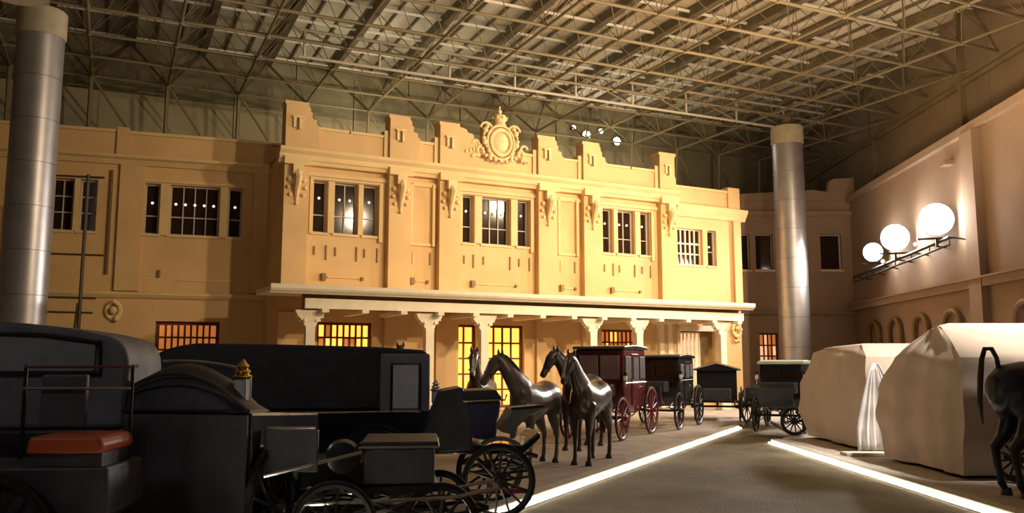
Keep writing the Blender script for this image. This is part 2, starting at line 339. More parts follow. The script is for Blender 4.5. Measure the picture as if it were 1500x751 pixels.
# window surrounds, small vertical bars below, blocks with ledge
for W_, zt in ((W1, ZT), (W2, ZT), (W3, ZT)):
    xa, xb = W_[0][0], W_[-1][1]
    for (a, b), (c, d) in zip(W_, W_[1:]): MB().box(b+.02, c-.02, F-.06, F+.02, ZB, zt).build('window_mullion', 'ochre2', wf)
    MB().box(xa-.12, xa-.02, F-.05, F+.01, ZB-.05, zt+.06).build('window_architrave', 'ochre2', wf)
    MB().box(xb+.02, xb+.14, F-.1, F+.01, ZB-.2, zt+.06).build('window_architrave', 'ochre2', wf)
    MB().box(xa-.12, xb+.14, F-.07, F+.01, zt+.02, zt+.1).build('window_head', 'ochre2', wf)
    for a, b in W_:
        for k, x in enumerate((a+.04, b-.02)):
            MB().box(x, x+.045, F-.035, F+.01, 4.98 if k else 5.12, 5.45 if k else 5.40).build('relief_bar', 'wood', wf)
for x0, x1 in [(7.05, 8.38), (10.0, 10.62), (12.2, 13.95), (15.72, 16.38), (17.9, 19.25)]:
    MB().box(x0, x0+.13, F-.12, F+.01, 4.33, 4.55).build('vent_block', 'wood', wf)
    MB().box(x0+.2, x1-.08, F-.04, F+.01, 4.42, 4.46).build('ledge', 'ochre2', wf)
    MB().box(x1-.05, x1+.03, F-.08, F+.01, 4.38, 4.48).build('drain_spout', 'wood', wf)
# wreath emblem on the annex wall
e = MB().torus((23.95, F-.02, 3.1), .2, .055, 'y', 20, 6, 1, 1.35).ball((23.95, F-.05, 3.15), .1, 8)
e.tube([(23.75, F-.03, 2.72), (23.85, F-.05, 2.62), (23.95, F-.05, 2.66), (24.07, F-.05, 2.62), (24.16, F-.03, 2.72)], .035, 6)
for k in range(7): a = k*PI/6-PI; e.ball((23.95+.22*math.cos(a), F-.05, 3.1+.3*math.sin(a)), .06, 6)
e.build('wreath_emblem', 'orn', wf, True)
# surround of the right ground floor opening: white stands in for floodlit wall
s_ = MB().box(20.86, 21.0, F-.16, F+.03, .1, 3.2).box(22.85, 23.02, F-.16, F+.03, .1, 3.2).box(20.86, 23.02, F-.16, F+.03, 3.0, 3.2)
s_.build('lit_door_surround', 'white', wf)
for x in (20.0, 20.4): MB().box(x, x+.2, F-.2, F+.0, .1, 3.25).build('lit_wall_strip', 'white', wf)  # white strips imitate floodlit patches of the wall

P_ = ['left', 'middle', 'right']
nm = {0: 'left window bay of the pavilion', 1: 'middle window bay, under the crest', 2: 'right window bay of the pavilion'}
for gi, W_ in enumerate((W1, W2, W3)):
    for k, (a, b) in enumerate(W_):
        wide = k == 1
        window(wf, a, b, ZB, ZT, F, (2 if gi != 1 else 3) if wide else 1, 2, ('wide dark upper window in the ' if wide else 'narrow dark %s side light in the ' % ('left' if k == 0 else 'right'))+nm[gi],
               zsplit=[.34], glints=(2 if gi != 1 else 3) if wide else 1)
window(wf, *W4[0], 5.60, 7.04, F+.03, 6, 3, 'wide upper window with pale glazing grid in the low right bay', zsplit=[.30, .6], glints=5, fr='white', fw=.045, glintz=.6)
window(wf, *W4[1], 5.60, 7.04, F+.03, 1, 2, 'narrow upper window at the far right of the low right bay', zsplit=[.4], glints=1, glintz=.55)
window(wf, *gf[0], F, 8, 5, 'amber lit lattice window under the canopy, leftmost there', glass=['lit', 'lit', 'litdim'], fr='redwood', fw=.09)
window(wf, *gf[1], F, 4, 5, 'bright amber lattice window left of the middle canopy post', glass='lit', fr='redwood', fw=.09)
window(wf, *gf[2], F, 4, 5, 'bright amber lattice window right of the middle canopy post', glass='lit', fr='redwood', fw=.09)
window(wf, *gf[3], F, 8, 5, 'dim red and amber lattice window above the maroon coach', glass=['lit', 'litdim', 'litdim'], fr='redwood', fw=.09)
window(wf, 21.0, 22.25, .9, 2.96, F+.03, 6, 4, 'pale pink lit grid window in the floodlit surround', glass='litpink', fr='white', fw=.05)
dd = setting('door_1', 'brown wooden door leaf beside the pale lit grid window', 'door', wf.location, FR)
MB().box(22.27, 22.85, F+.2, F+.26, .25, 2.98).build('door_leaf', 'wood', dd); MB().box(22.33, 22.37, F+.14, F+.2, 1.2, 1.35).build('door_handle', 'brass', dd)
MB().box(21.0, 22.25, F+.2, F+.26, .25, .88).build('lower_panel', 'wood', dd)

# ------------------------------------------------------------------ canopy
cn = thing('porch_canopy', 'long cream canopy with moulded fascia and rafter ends across the pavilion', 'canopy', (0,0,0), FR)
MB().box(5.05, 22.62, 24.1, F-.18, 3.78, 3.92).build('deck', 'white', cn)
pr = [(24.14, 3.70), (24.10, 3.74), (24.04, 3.78), (24.0, 3.84), (24.0, 3.95), (24.14, 3.95)]
MB().add([(5.0, y, z) for y, z in pr]+[(22.66, y, z) for y, z in pr], [tuple(range(6)), tuple(range(11, 5, -1))]+[(i, i+6, (i+1) % 6+6, (i+1) % 6) for i in range(6)]).build('gutter_moulding', 'white', cn)
MB().box(6.05, 22.4, 24.36, 24.52, 3.31, 3.60).build('fascia_beam', 'white', cn)
MB().box(6.05, 22.4, 24.62, 24.8, 3.3, 3.78).build('shaded_inner_beam', 'wood', cn)  # dark brown stands in for the shadow gap below the deck
MB().box(22.2, 22.36, 24.8, F-.18, 3.4, 3.78).build('end_beam', 'white', cn)
x = 6.5
while x < 22.3:
    MB().box(x, x+.2, 24.2, F-.3, 3.2, 3.31).build('rafter', 'white', cn); x += 1.19
for k, x in enumerate([6.25, 9.92, 11.78, 15.85, 17.75, 21.5]):
    lab = ['white canopy post with flared head, leftmost of the row', 'white canopy post with flared head, second from the left', 'white canopy post between the two bright amber windows',
           'white canopy post right of the bright windows, behind the dark horses', 'white canopy post at the right of the maroon coach', 'white canopy post at the right end beside the wreath emblem'][k]
    t = thing('canopy_post', lab, 'post', Vector((x*math.cos(FR)-24.6*math.sin(FR), x*math.sin(FR)+24.6*math.cos(FR), PH)), FR, 'posts under the canopy')
    MB().prism([(-.14, .35), (-.13, 2.55), (-.14, 2.75), (.14, 2.75), (.13, 2.55), (.14, .35)], -.13, .13).build('shaft', 'white', t)
    MB().box(-.22, .22, -.2, .2, 0, .35).build('plinth', 'white', t, bevel=.02)
    cp = MB().prism([(-.15, 2.72), (-.2, 2.85), (-.38, 3.05), (-.44, 3.2), (.44, 3.2), (.38, 3.05), (.2, 2.85), (.15, 2.72)], -.1, .1)
    for sx in (-1, 1): cp.tube([(sx*(.3+.08*math.cos(a)), 0, 2.98+.09*math.sin(a)) for a in [i*.7 for i in range(8)]], .035, 6).ball((sx*.17, -.1, 2.9), .06, 6)
    cp.build('scrolled_capital', 'white', t, True)

# ================================================================== LEFT WING
WR = math.radians(18.5); D = 29.2
wl = setting('wall_left', 'ochre two storey wing left of the pavilion, half in its shadow', 'building', (0,0,0), WR)
LW = [(-5.75,-5.35),(-5.2,-4.6),(-4.42,-3.93)], [(-2.56,-2.12),(-1.81,-.31),(-.03,.40)]
hs = [(a, b, 5.83, 7.46) for g_ in LW for a, b in g_] + [(-2.05, -.14, .9, 3.07)] + [(-10.2, -8.2, 5.83, 7.46)]
holes(MB(), -16, 3.6, 0, 8.3, D, .3, hs).build('plaster_wall', 'ochre', wl)
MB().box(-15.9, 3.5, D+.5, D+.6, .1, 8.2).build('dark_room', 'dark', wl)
def molding(root, x0, x1, pr, m='ochre2', name='cornice'):
    n = len(pr); MB().add([(x0, y, z) for y, z in pr]+[(x1, y, z) for y, z in pr], [tuple(range(n)), tuple(range(2*n-1, n-1, -1))]+[(i, i+n, (i+1) % n+n, (i+1) % n) for i in range(n)]).build(name, m, root)
molding(wl, -16, 3.6, [(D+.1, 8.0), (D-.08, 8.0), (D-.16, 8.14), (D-.26, 8.2), (D-.26, 8.28), (D+.1, 8.32)])
molding(wl, -16, 3.6, [(D+.1, 3.78), (D-.06, 3.78), (D-.14, 3.88), (D-.14, 3.96), (D+.1, 4.0)], name='string_course')
MB().box(-16, 3.6, D-.02, D+.25, 8.3, 9.02).build('parapet', 'ochre', wl)
MB().box(-16, -3.5, D-.08, D+.3, 9.02, 9.12).build('coping', 'ochre2', wl); MB().box(-3.1, 3.6, D-.08, D+.3, 9.0, 9.1).build('coping', 'ochre2', wl)
MB().box(-3.45, -3.1, D-.1, D+.3, 8.3, 9.2).build('parapet_block', 'ochre', wl)
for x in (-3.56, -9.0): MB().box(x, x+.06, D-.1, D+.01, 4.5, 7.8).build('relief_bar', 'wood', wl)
for x in (-6.3, -3.3, .75): MB().box(x, x+.7, D-.1, D, 4.0, 8.0).build('pilaster', 'ochre', wl)
for g_ in LW:
    MB().box(g_[0][0]-.1, g_[-1][1]+.1, D-.05, D+.01, 7.5, 7.58).build('window_head', 'ochre2', wl)
    for (a, b), (c, d) in zip(g_, g_[1:]): MB().box(b+.03, c-.03, D-.06, D+.02, 5.8, 7.46).build('window_mullion', 'ochre2', wl)
MB().box(-2.5, -1.8, D-.02, D, 4.5, 4.56).box(-1.5, .2, D-.03, D, 4.35, 4.42).build('ledge', 'ochre2', wl)
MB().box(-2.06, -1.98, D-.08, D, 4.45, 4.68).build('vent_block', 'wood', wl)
e = MB().torus((-3.28, D-.03, 3.38), .2, .07, 'y', 18, 6, 1, 1.2).ball((-3.28, D-.12, 3.38), .13, 8).ball((-3.18, D-.1, 3.12), .1, 8).tube([(-3.45, D-.05, 3.55), (-3.28, D-.2, 3.66), (-3.1, D-.05, 3.52)], .05, 6)
e.build('wreath_emblem', 'orn', wl, True)
for gi, g_ in enumerate(LW):
    nmw = ['window group beside the steel column', 'window group nearest the pavilion'][gi]
    for k, (a, b) in enumerate(g_):
        wide = k == 1
        window(wl, a, b, 5.83, 7.46, D, (4 if gi else 2) if wide else 1, 2, '%s dark upper window on the left wing, %s' % ('wide' if wide else ['narrow left', '', 'narrow right'][k], nmw), zsplit=[.36] if gi else [.35, .68], glints=(5 if gi else 0) if wide else gi, glintz=.63)
window(wl, -2.05, -.14, .9, 3.07, D, 9, 5, 'dim red lattice window low on the left wing', glass=['litdim'], fr='redwood', fw=.11)
window(wl, -10.2, -8.2, 5.83, 7.46, D, 4, 2, 'upper window of the left wing beyond the steel column', zsplit=[.35])

# ================================================================== BACK WALL RIGHT and RIGHT BUILDING
wb = setting('wall_back', 'dim brown plaster wall behind the right steel column', 'building')
BY = 38.0
hs = [(10.25, 10.62, 5.88, 7.5), (10.88, 11.66, 5.88, 7.5), (13.78, 14.72, 5.88, 7.48), (10.9, 11.75, .6, 3.08)]
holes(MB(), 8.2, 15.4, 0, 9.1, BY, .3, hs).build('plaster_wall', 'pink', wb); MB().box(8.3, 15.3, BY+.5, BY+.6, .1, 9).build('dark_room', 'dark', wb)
molding(wb, 8.2, 15.2, [(BY+.1, 8.3), (BY-.1, 8.3), (BY-.22, 8.5), (BY+.1, 8.56)], 'pink'); molding(wb, 8.2, 15.2, [(BY+.1, 3.9), (BY-.1, 3.9), (BY-.16, 4.05), (BY+.1, 4.1)], 'pink', 'string_course')
MB().prism([(8.2, 9.0), (8.2, 9.2), (12.9, 9.45), (13.5, 9.5), (14.2, 9.4), (14.3, 9.9), (14.5, 10.0), (15.4, 10.05), (15.4, 9.0)], BY-.05, BY+.25).build('stepped_parapet', 'pink', wb)
window(wb, *hs[0], BY, 1, 1, 'narrow dark window in the back wall, left of the steel column'); window(wb, *hs[1], BY, 1, 1, 'wide dark window in the back wall, left of the steel column')
window(wb, *hs[2], BY, 1, 1, 'dark window in the back wall, right of the steel column'); window(wb, *hs[3], BY, 4, 5, 'dim red lattice window low in the back wall by the column', glass=['litdim', 'litpink'], fr='redwood', fw=.07)
# right building: local x runs towards the camera along the wall, y into the wall
RA = math.atan2(-1, -.07)
wr = setting('wall_right', 'pinkish plaster wall on the right carrying the floodlights', 'building', (15.18, 38.0, 0), RA)
# local +y of this frame points to the right of the picture when mirrored; keep wall thickness on +y side
sg = 1 if (Matrix.Rotation(RA, 3, 'Z') @ Vector((0, 1, 0))).x > 0 else -1
RW = MB().box(0, 34, 0 if sg > 0 else -.4, .4 if sg > 0 else 0, 0, 9.0); RW.build('plaster_wall', 'pink', wr)
def rb(x0, x1, out, z0, z1, name, m): 
    y0, y1 = sorted((-out*sg, .05*sg)); return MB().box(x0, x1, y0, y1, z0, z1).build(name, m, wr)
rb(0, 34, .22, 4.05, 4.3, 'ledge', 'pink'); rb(0, 34, .3, 4.3, 4.36, 'ledge', 'pink'); rb(0, 34, .2, 8.9, 9.15, 'cornice', 'pink')
rb(11.6, 12.4, .25, 0, 8.9, 'pilaster', 'pink'); rb(20, 20.8, .25, 0, 8.9, 'pilaster', 'pink'); rb(10.2, 10.6, .3, 8.2, 8.35, 'parapet_bracket', 'pink')
for k, xs in enumerate([2.6, 4.9, 7.4, 10.0, 14.6, 17.4]):   # hooped arch mouldings along the ground floor
    mb = MB(); pts = [(xs-.6, -.12*sg, 1.0)] + [(xs-.6*math.cos(a), -.12*sg, 2.9+.55*math.sin(a)) for a in [i*PI/10 for i in range(11)]] + [(xs+.6, -.12*sg, 1.0)]
    mb.tube(pts, .09, 6); mb.build('arch_moulding', 'wood' if k < 4 else 'pink', wr, True)
# enclosure (the hall's outer skin) beyond and above the buildings
eb = setting('wall_back', 'greenish brown sheeted end wall of the hall above the old building', 'wall', (0,0,0), math.radians(25))
EY = 35.2
for i in range(26):
    x0 = -18+i*2.45
    for j, (z0, z1) in enumerate([(0.1, 6.6), (6.64, 13.3), (13.34, 16.0)]):
        MB().box(x0, x0+2.42, EY+.05*((i+j) % 2), EY+.15, z0, z1).build('wall_sheet', 'back', eb)
MB().box(-18, 46, EY-.12, EY, 13.26, 13.4).build('rail', 'truss', eb)
es = setting('wall_right', 'tall brown sheeted side wall of the hall above the right building', 'wall')
for i in range(17):
    y0 = -2+i*3.0
    for z0, z1 in [(0.1, 11.55), (11.6, 16)]: MB().box(16.1, 16.2+.03*(i % 2), y0, y0+2.97, z0, z1).build('wall_sheet', 'side', es)
MB().box(15.95, 16.1, -2, 46, 11.5, 11.66).build('rail', 'truss', es)
for y in (24, 29.5, 37.0): MB().box(15.9, 16.1, y, y+.12, 8, 14.4).build('wall_post', 'truss', es)

# ================================================================== ROOF SPACE FRAME
rf = setting('ceiling', 'hall roof of beige sheets on a grey steel space frame', 'roof', (0,0,0), math.radians(25))
ZBc, ZTc = 12.0, 13.9; MU = 2.55; U0 = -6.2; V0 = 33.4; MV = 2.2; NU, NV = 17, 10
cyl = MB().lathe([(1, 0), (1, 1)], 6).mesh('strut', 'truss', True)
def strut(p, q, r, name='strut', par=rf, me=None):
    d = Vector(q)-Vector(p); o = link(name, me or cyl, par, loc=p); o.rotation_mode = 'QUATERNION'; o.rotation_quaternion = d.to_track_quat('Z', 'Y'); o.scale = (r, r, d.length); return o
def node(i, j): return Vector((U0+i*MU, V0-j*MV, ZBc))
def tnode(i, j): return Vector((U0+(i+.5)*MU, V0-(j+.5)*MV, ZTc))
small = MB()
ballm = MB().ball((0,0,0), 1, 8).mesh('node_ball', 'truss', True)
for i in range(NU):
    for j in range(NV):
        a = node(i, j)
        if i < NU-1: strut(a, node(i+1, j), .05, 'bottom_chord')
        if j < NV-1 and j < 7: strut(a, node(i, j+1), .05, 'bottom_chord')
        elif j < NV-1: small.tube([a, node(i, j+1)], .05, 6)
        for di, dj in ((0,0),(-1,0),(0,-1),(-1,-1)):
            ii, jj = i+di, j+dj
            if 0 <= ii < NU-1 and 0 <= jj < NV-1: small.tube([a, tnode(ii, jj)], .016, 5)
        small.ball(a, .09, 6)
small.build('diagonal_struts', 'truss', rf, True, kind='stuff')
# top layer: pale purlins along the hall, dark beams across, roof sheets above
for j in range(NV):
    y = V0+1.2-j*MV
    MB().box(U0-1, U0+NU*MU, y-.035, y+.035, ZTc+.12, ZTc+.20).build('pale_purlin', 'purlin', rf)
for i in range(NU): MB().box(U0+(i+.5)*MU-.13, U0+(i+.5)*MU+.13, V0-NV*MV, V0+1.6, ZTc-.05, ZTc+.25).build('cross_beam', 'beam', rf)
for i in range(NU):
    for k in (1, 2): x = U0+(i+.5)*MU+k*MU/3; MB().box(x-.035, x+.035, V0-NV*MV, V0+1.6, ZTc+.22, ZTc+.32).build('thin_purlin', 'beam', rf)
for i in range(NU):
    for j in range(NV):
        x0 = U0+(i-.5)*MU+.01; y0 = V0+1.2-(j+1)*MV+.01
        MB().box(x0, x0+MU-.02, y0, y0+MV-.02, ZTc+.34, ZTc+.38+.02*((i+j) % 2)).build('roof_sheet', 'deck', rf)
MB().box(U0-1.5, U0+NU*MU, V0+1.2, V0+1.75, ZTc+.34, ZTc+.4).build('roof_sheet', 'deck', rf)
MB().box(-40, 60, -14, V0+1.2-NV*MV, ZTc+.34, ZTc+.4).build('roof_sheet', 'deck', rf); MB().box(-40, U0-MU*.5, V0+1.2-NV*MV, 36, ZTc+.34, ZTc+.4).build('roof_sheet', 'deck', rf)
# raking chords at the eave, and wall posts with branching heads
for i in range(NU):
    a = node(i, 0); b = Vector((a.x, EY-.1, 0))
    strut((a.x, V0+.3, 7.0), a, .075, 'wall_post')
    strut(a, (a.x-1.3, EY-.1, 14.0), .05, 'branch'); strut(a, (a.x+1.3, EY-.1, 14.0), .05, 'branch')
    strut(a, (a.x+1.25, V0+.3, 10.3), .045, 'branch')
# lattice girder over the column line, its two pale chords ending on the right column
cylp = MB().lathe([(1, 0), (1, 1)], 6).mesh('strut', 'girder', True); VG = 27.0
strut((5, VG, 11.55), (25.3, VG, 11.55), .05, 'girder_chord', me=cylp); strut((5, VG, 12.45), (27.5, VG, 12.45), .05, 'girder_chord', me=cylp)
for k in range(-2, 7): strut((10.2+2.5*k, VG, 11.55), (10.2+2.5*k, VG, 12.45), .045, 'girder_post', me=cylp)
for k in range(-2, 6): strut((10.2+2.5*k, VG, 12.45), (12.7+2.5*k, VG, 11.55), .03, 'girder_diagonal')

# ================================================================== COLUMNS
def column(x, y, h, r, lab):
    t = thing('steel_column', lab, 'column', (x, y, 0), 0)
    n = 9
    for k in range(n):
        z0, z1 = (h-.75)*k/n, (h-.75)*(k+1)/n-.012
        MB().lathe([(r, z0), (r, z1)], 40).build('cladding_ring', 'steel', t, True)
    MB().lathe([(r*.97, .05), (r*.97, h-.8)], 32).build('column_core', 'housing', t)
    MB().lathe([(r*1.03, h-.76), (r*1.06, h-.7), (r*1.06, h-.04), (r*1.0, h)], 40).build('column_head', 'capm', t, True)
    MB().lathe([(.16, h), (.12, 12.0)], 12).build('bearing_stub', 'truss', t, True)
column(-12.85, 22.5, 11.3, .585, 'thick brushed steel column with cream head at the left edge')
column(11.5, 35.0, 11.55, .62, 'brushed steel column with cream head between pavilion and right wall')

# ================================================================== FLOODLIGHTS in view, on a gallery rail of the right wall
for k, (x, y, z, t_) in enumerate(FLOODS):
    d = Vector(t_)-Vector((x, y, z)); d = Vector((-x*.75, -y, -2.5)) if True else d
    an = math.atan2(d.y, d.x); lab = ['blazing round floodlight on the right wall, largest and highest', 'blazing round floodlight on the right wall, middle of three', 'blazing floodlight on the right wall, smallest and lowest'][k]
    t = thing('floodlight', lab, 'floodlight', (x, y, z), an)
    R_ = [.52, .48, .36][k]
    MB().lathe([(R_*.3, -.3), (R_*.8, -.2), (R_*1.05, 0), (R_*1.05, .04)], 24, (0,0,0), 'x').build('lamp_housing', 'housing', t, True)
    MB().lathe([(R_, .045), (R_*.9, .09), (.01, .12)], 24, (0,0,0), 'x').build('lens', 'flood', t, True)
    MB().box(-.2, -.1, -R_*1.1, R_*1.1, -R_*1.1-.06, -R_*1.1).box(-.2, -.1, -.04, .04, -R_*1.1-.3, -R_*1.1).build('bracket', 'housing', t)
gal = thing('lighting_gantry', 'thin dark gantry rail below the floodlights on the right wall', 'gantry')
MB().tube([(14.25, 35.6, 5.3), (13.9, 27.0, 5.72)], .06, 6).build('rail', 'housing', gal, True)
MB().tube([(14.25, 35.6, 5.1), (13.9, 27.0, 5.5)], .04, 6).build('rail', 'housing', gal, True)
for k in range(7):
    t = k/6; x = 14.25-.35*t; y = 35.6-8.6*t; z = 5.1+.4*t
    MB().tube([(x, y, z), (x, y, z+.25), (x+.9-.1*(1-t), y, z+.1)], .03, 5).build('arm', 'housing', gal)
for k, (x, y, z) in enumerate([(14.0, 29.5, 5.85), (14.1, 32.4, 5.6)]):
    t = thing('small_spotlight', ['small spotlight on the gantry between the two larger floodlights', 'small spotlight on the gantry below the smallest floodlight'][k], 'spotlight', (x, y, z), PI*1.3)
    MB().lathe([(.05, -.15), (.09, 0)], 12, (0,0,0), 'x').build('lamp_housing', 'housing', t, True); MB().lathe([(.08, .005), (.01, .03)], 12, (0,0,0), 'x').build('lens', 'lens_and_glint', t, True)
# glaring lamp cluster seen high behind the crest
def wl25(u, v, z): a = math.radians(25); return (u*math.cos(a)-v*math.sin(a), u*math.sin(a)+v*math.cos(a), z)
for k, (u, z, r) in enumerate([(20.2, 12.6, .22), (21.0, 12.9, .12), (21.9, 12.5, .2), (19.5, 12.9, .1)]):
    t = thing('wall_lamp', ['bright white lamp high on the end wall, largest of its cluster', 'small bright lamp high on the end wall, topmost of its cluster', 'bright lamp high on the end wall, rightmost of its cluster', 'small bright lamp high on the end wall, leftmost of its cluster'][k], 'lamp', wl25(u, EY-.35, z), math.radians(25), 'lamps high on the end wall')
    MB().lathe([(r*.6, .28), (r, .0)], 14, (0,0,0), 'y').build('lamp_housing', 'housing', t, True); MB().lathe([(r*.95, -.005), (.01, -.05)], 14, (0,0,0), 'y').build('lens', 'flood', t, True)

# scaffold mast by the left wing
sm = thing('scaffold_mast', 'thin dark scaffold mast with cross bars before the left wing', 'scaffold', (-11.9, 23.6, 0), math.radians(10))
MB().tube([(0.0, 0, .1), (.02, 0, 7.0)], .05, 6).build('upright', 'pole', sm, True); MB().tube([(-.28, .1, .1), (-.05, 0, 3.4)], .035, 6).build('raker', 'pole', sm, True)
for z, a, b in [(6.95, -1.0, .45), (4.75, -.9, .55), (3.55, -.9, .4), (3.15, -.9, .35)]: MB().tube([(a, 0, z), (b, 0, z-.02)], .032, 6).build('cross_bar', 'pole', sm, True)
# pale lamp shade hanging at the top left corner
hl = thing('hanging_lamp', 'pale lamp shade at the top left corner of the hall', 'lamp', (-11.2, 18.5, 10.0))
MB().lathe([(.62, 0), (.6, .12), (.35, .4), (.08, .55)], 20).build('lamp_shade', 'white', hl, True); MB().tube([(0,0,.5), (0,0,3.6)], .03, 6).build('rod', 'housing', hl)

# ================================================================== HORSES
def horse(name, label, loc, head, scale=1., coat='horse', turn=0., low=0., blaze=False, tailup=False, step=0.):
    """faces local +x; turn swings head and neck sideways, low drops the head"""
    t = thing(name, label, 'horse', (loc[0], loc[1], PH), head)
    k = scale
    def hd(p):   # rotate the neck/head around the withers
        x, y, z = p; x -= .55; w8 = max(0, min(1, x/.5)); a = turn*w8
        x2, y2 = x*math.cos(a)-y*math.sin(a), x*math.sin(a)+y*math.cos(a); return ((x2+.55)*k, y2*k, (z-low*w8)*k)
    b = MB()
    tr = [(-.92,1.20,.07,.10),(-.88,1.20,.17,.22),(-.72,1.24,.26,.31),(-.5,1.26,.285,.325),(-.25,1.22,.27,.31),(0,1.18,.285,.33),(.25,1.17,.285,.36),(.45,1.20,.255,.38),(.62,1.22,.225,.36),(.76,1.20,.17,.28),(.85,1.18,.08,.14)]
    b.tube([(x*k, 0, z*k) for x, z, a, c in tr], [(a*k, c*k) for x, z, a, c in tr], 20)
    nk = [(.40,1.30,.18,.29),(.60,1.42,.155,.31),(.78,1.60,.125,.255),(.91,1.78,.105,.20),(1.01,1.92,.095,.15),(1.08,1.99,.085,.11)]
    b.tube([hd((x, 0, z)) for x, z, a, c in nk], [(a*k, c*k) for x, z, a, c in nk], 16)
    hh = [(1.02,2.02,.07,.07),(1.10,1.98,.095,.115),(1.18,1.88,.095,.13),(1.26,1.77,.075,.10),(1.335,1.66,.058,.078),(1.40,1.57,.06,.075),(1.43,1.53,.05,.055)]
    b.tube([hd((x, 0, z)) for x, z, a, c in hh], [(a*k, c*k) for x, z, a, c in hh], 14)
    for s in (-1, 1):
        b.tube([hd((1.03, s*.055, 2.04)), hd((1.045, s*.065, 2.12)), hd((1.05, s*.06, 2.2))], [.035*k, .032*k, .008*k], 8)
        dx = step*s
        b.tube([(.55*k, s*.13*k, 1.12*k), ((.57+dx*.2)*k, s*.155*k, .95*k), ((.59+dx*.5)*k, s*.155*k, .78*k), ((.6+dx)*k, s*.15*k, .56*k), ((.6+dx)*k, s*.15*k, .50*k), ((.595+dx*.7)*k, s*.15*k, .30*k), ((.59+dx*.6)*k, s*.15*k, .15*k), ((.635+dx*.6)*k, s*.15*k, .07*k)],
               [.15*k, .125*k, .085*k, .058*k, .052*k, .036*k, .045*k, .042*k], 12)
        dx = -step*s
        b.tube([(-.58*k, s*.12*k, 1.22*k), (-.56*k, s*.16*k, 1.02*k), ((-.55+dx*.3)*k, s*.17*k, .86*k), ((-.68+dx*.7)*k, s*.165*k, .68*k), ((-.80+dx)*k, s*.16*k, .55*k), ((-.79+dx)*k, s*.16*k, .47*k), ((-.765+dx)*k, s*.16*k, .30*k), ((-.75+dx)*k, s*.16*k, .15*k), ((-.70+dx)*k, s*.16*k, .07*k)],
               [(.15*k,.26*k), (.14*k,.22*k), (.11*k,.155*k), .085*k, (.05*k,.075*k), .052*k, .04*k, .048*k, .043*k], 12)
    raw = bpy.data.objects.new('tmp', b.mesh('tmp', coat)); C.objects.link(raw)
    rm = raw.modifiers.new('r', 'REMESH'); rm.mode = 'VOXEL'; rm.voxel_size = .02*k; sm_ = raw.modifiers.new('s', 'SMOOTH'); sm_.factor = .5; sm_.iterations = 5
    dg = bpy.context.evaluated_depsgraph_get(); me = bpy.data.meshes.new_from_object(raw.evaluated_get(dg)); bpy.data.objects.remove(raw)
    me.materials.clear(); me.materials.append(M[coat])
    for p in me.polygons: p.use_smooth = True
    link('body', me, t)
    mn = MB(); pts = [(1.05,2.08),(.97,2.0),(.86,1.88),(.74,1.76),(.6,1.66),(.48,1.58)]
    mn.tube([hd((x, 0, z)) for x, z in pts], [(.025*k, .035*k), (.035*k, .07*k), (.04*k, .08*k), (.04*k, .08*k), (.035*k, .06*k), (.02*k, .03*k)], 8)
    mn.build('mane', 'mane', t, True)
    MB().tube([hd((1.07, 0, 2.07)), hd((1.14, .01, 2.02)), hd((1.18, .0, 1.95))], [.03*k, .03*k, .01*k], 6).build('forelock', 'mane', t, True)
    tl = MB()
    if tailup: tl.tube([(-.80*k,0,1.46*k), (-.82*k,0,1.62*k), (-.88*k,0,1.73*k), (-.97*k,0,1.73*k), (-1.02*k,0,1.60*k), (-1.05*k,0,1.4*k), (-1.08*k,0,1.1*k), (-1.06*k,0,.85*k)], [.03*k,.026*k,.028*k,.028*k,.03*k,.035*k,.03*k,.01*k], 8)
    else: tl.tube([(-.88*k,0,1.42*k), (-.98*k,0,1.36*k), (-1.02*k,0,1.15*k), (-1.02*k,0,.9*k), (-1.0*k,0,.65*k), (-.98*k,0,.48*k)], [.04*k,.055*k,.07*k,.075*k,.06*k,.015*k], 8)
    tl.build('tail', 'mane', t, True)
    for s in (-1, 1):
        for fx in ((.65+step*s*.6), (-.685-step*s)):
            y = s*(.15 if fx > 0 else .16)
            MB().lathe([(.068*k, 0), (.066*k, .02*k), (.05*k, .085*k)], 12, (fx*k, y*k, 0)).build('hoof', 'hoof', t, True)
        e = hd((1.14, s*.085, 1.93)); MB().ball(e, .02*k, 8).build('eye', 'black', t, True)
        n_ = hd((1.40, s*.045, 1.57)); MB().ball(n_, .015*k, 6).build('nostril', 'black', t, True)
    # headcollar
    hc = MB()
    for x, z, r in ((1.30, 1.70, .085), (1.13, 1.95, .12)):
        c = Vector(hd((x, 0, z))); q = [Vector(hd((x+.0+dx, s*r, z+dz))) for s, dx, dz in ((-1,0,0),(0,.085,.06),(1,0,0),(0,-.085,-.06),(-1,0,0))]
        hc.tube(q, .010*k, 5)
    hc.build('headcollar', 'iron', t)
    if blaze: MB().tube([hd((1.205,0,2.02)), hd((1.262,0,1.955)), hd((1.322,0,1.84)), hd((1.382,0,1.715)), hd((1.43,0,1.64))], [(.012*k,.010*k), (.03*k,.016*k), (.026*k,.016*k), (.024*k,.016*k), (.03*k,.014*k)], 8).build('blaze', 'blaze', t, True, label='pale blaze down the face')
    return t
def ang(dx, dy): return math.atan2(dy, dx)
horse('horse', 'dark bay horse standing closest to the light strip, head high, pale blaze', (1.36, 15.1), ang(-.36, -.93), .885, 'horse', turn=-.12, blaze=True, step=.06)
horse('horse', 'grey brown horse with shiny rump beside the navy phaeton, head turned left', (.38, 14.55), ang(-.42, -.9), .88, 'horseg', turn=-.55, blaze=True, step=-.06)
horse('horse', 'black horse whose head shows between the shiny rump and the dark bay', (1.42, 17.5), ang(-.42, -.9), .93, 'horseb', turn=-.45)
horse('horse', 'dark horse facing forward behind the phaeton seat, in front of an amber window', (-.62, 17.3), ang(-.12, -.99), .92, 'horse', turn=.05, blaze=True)
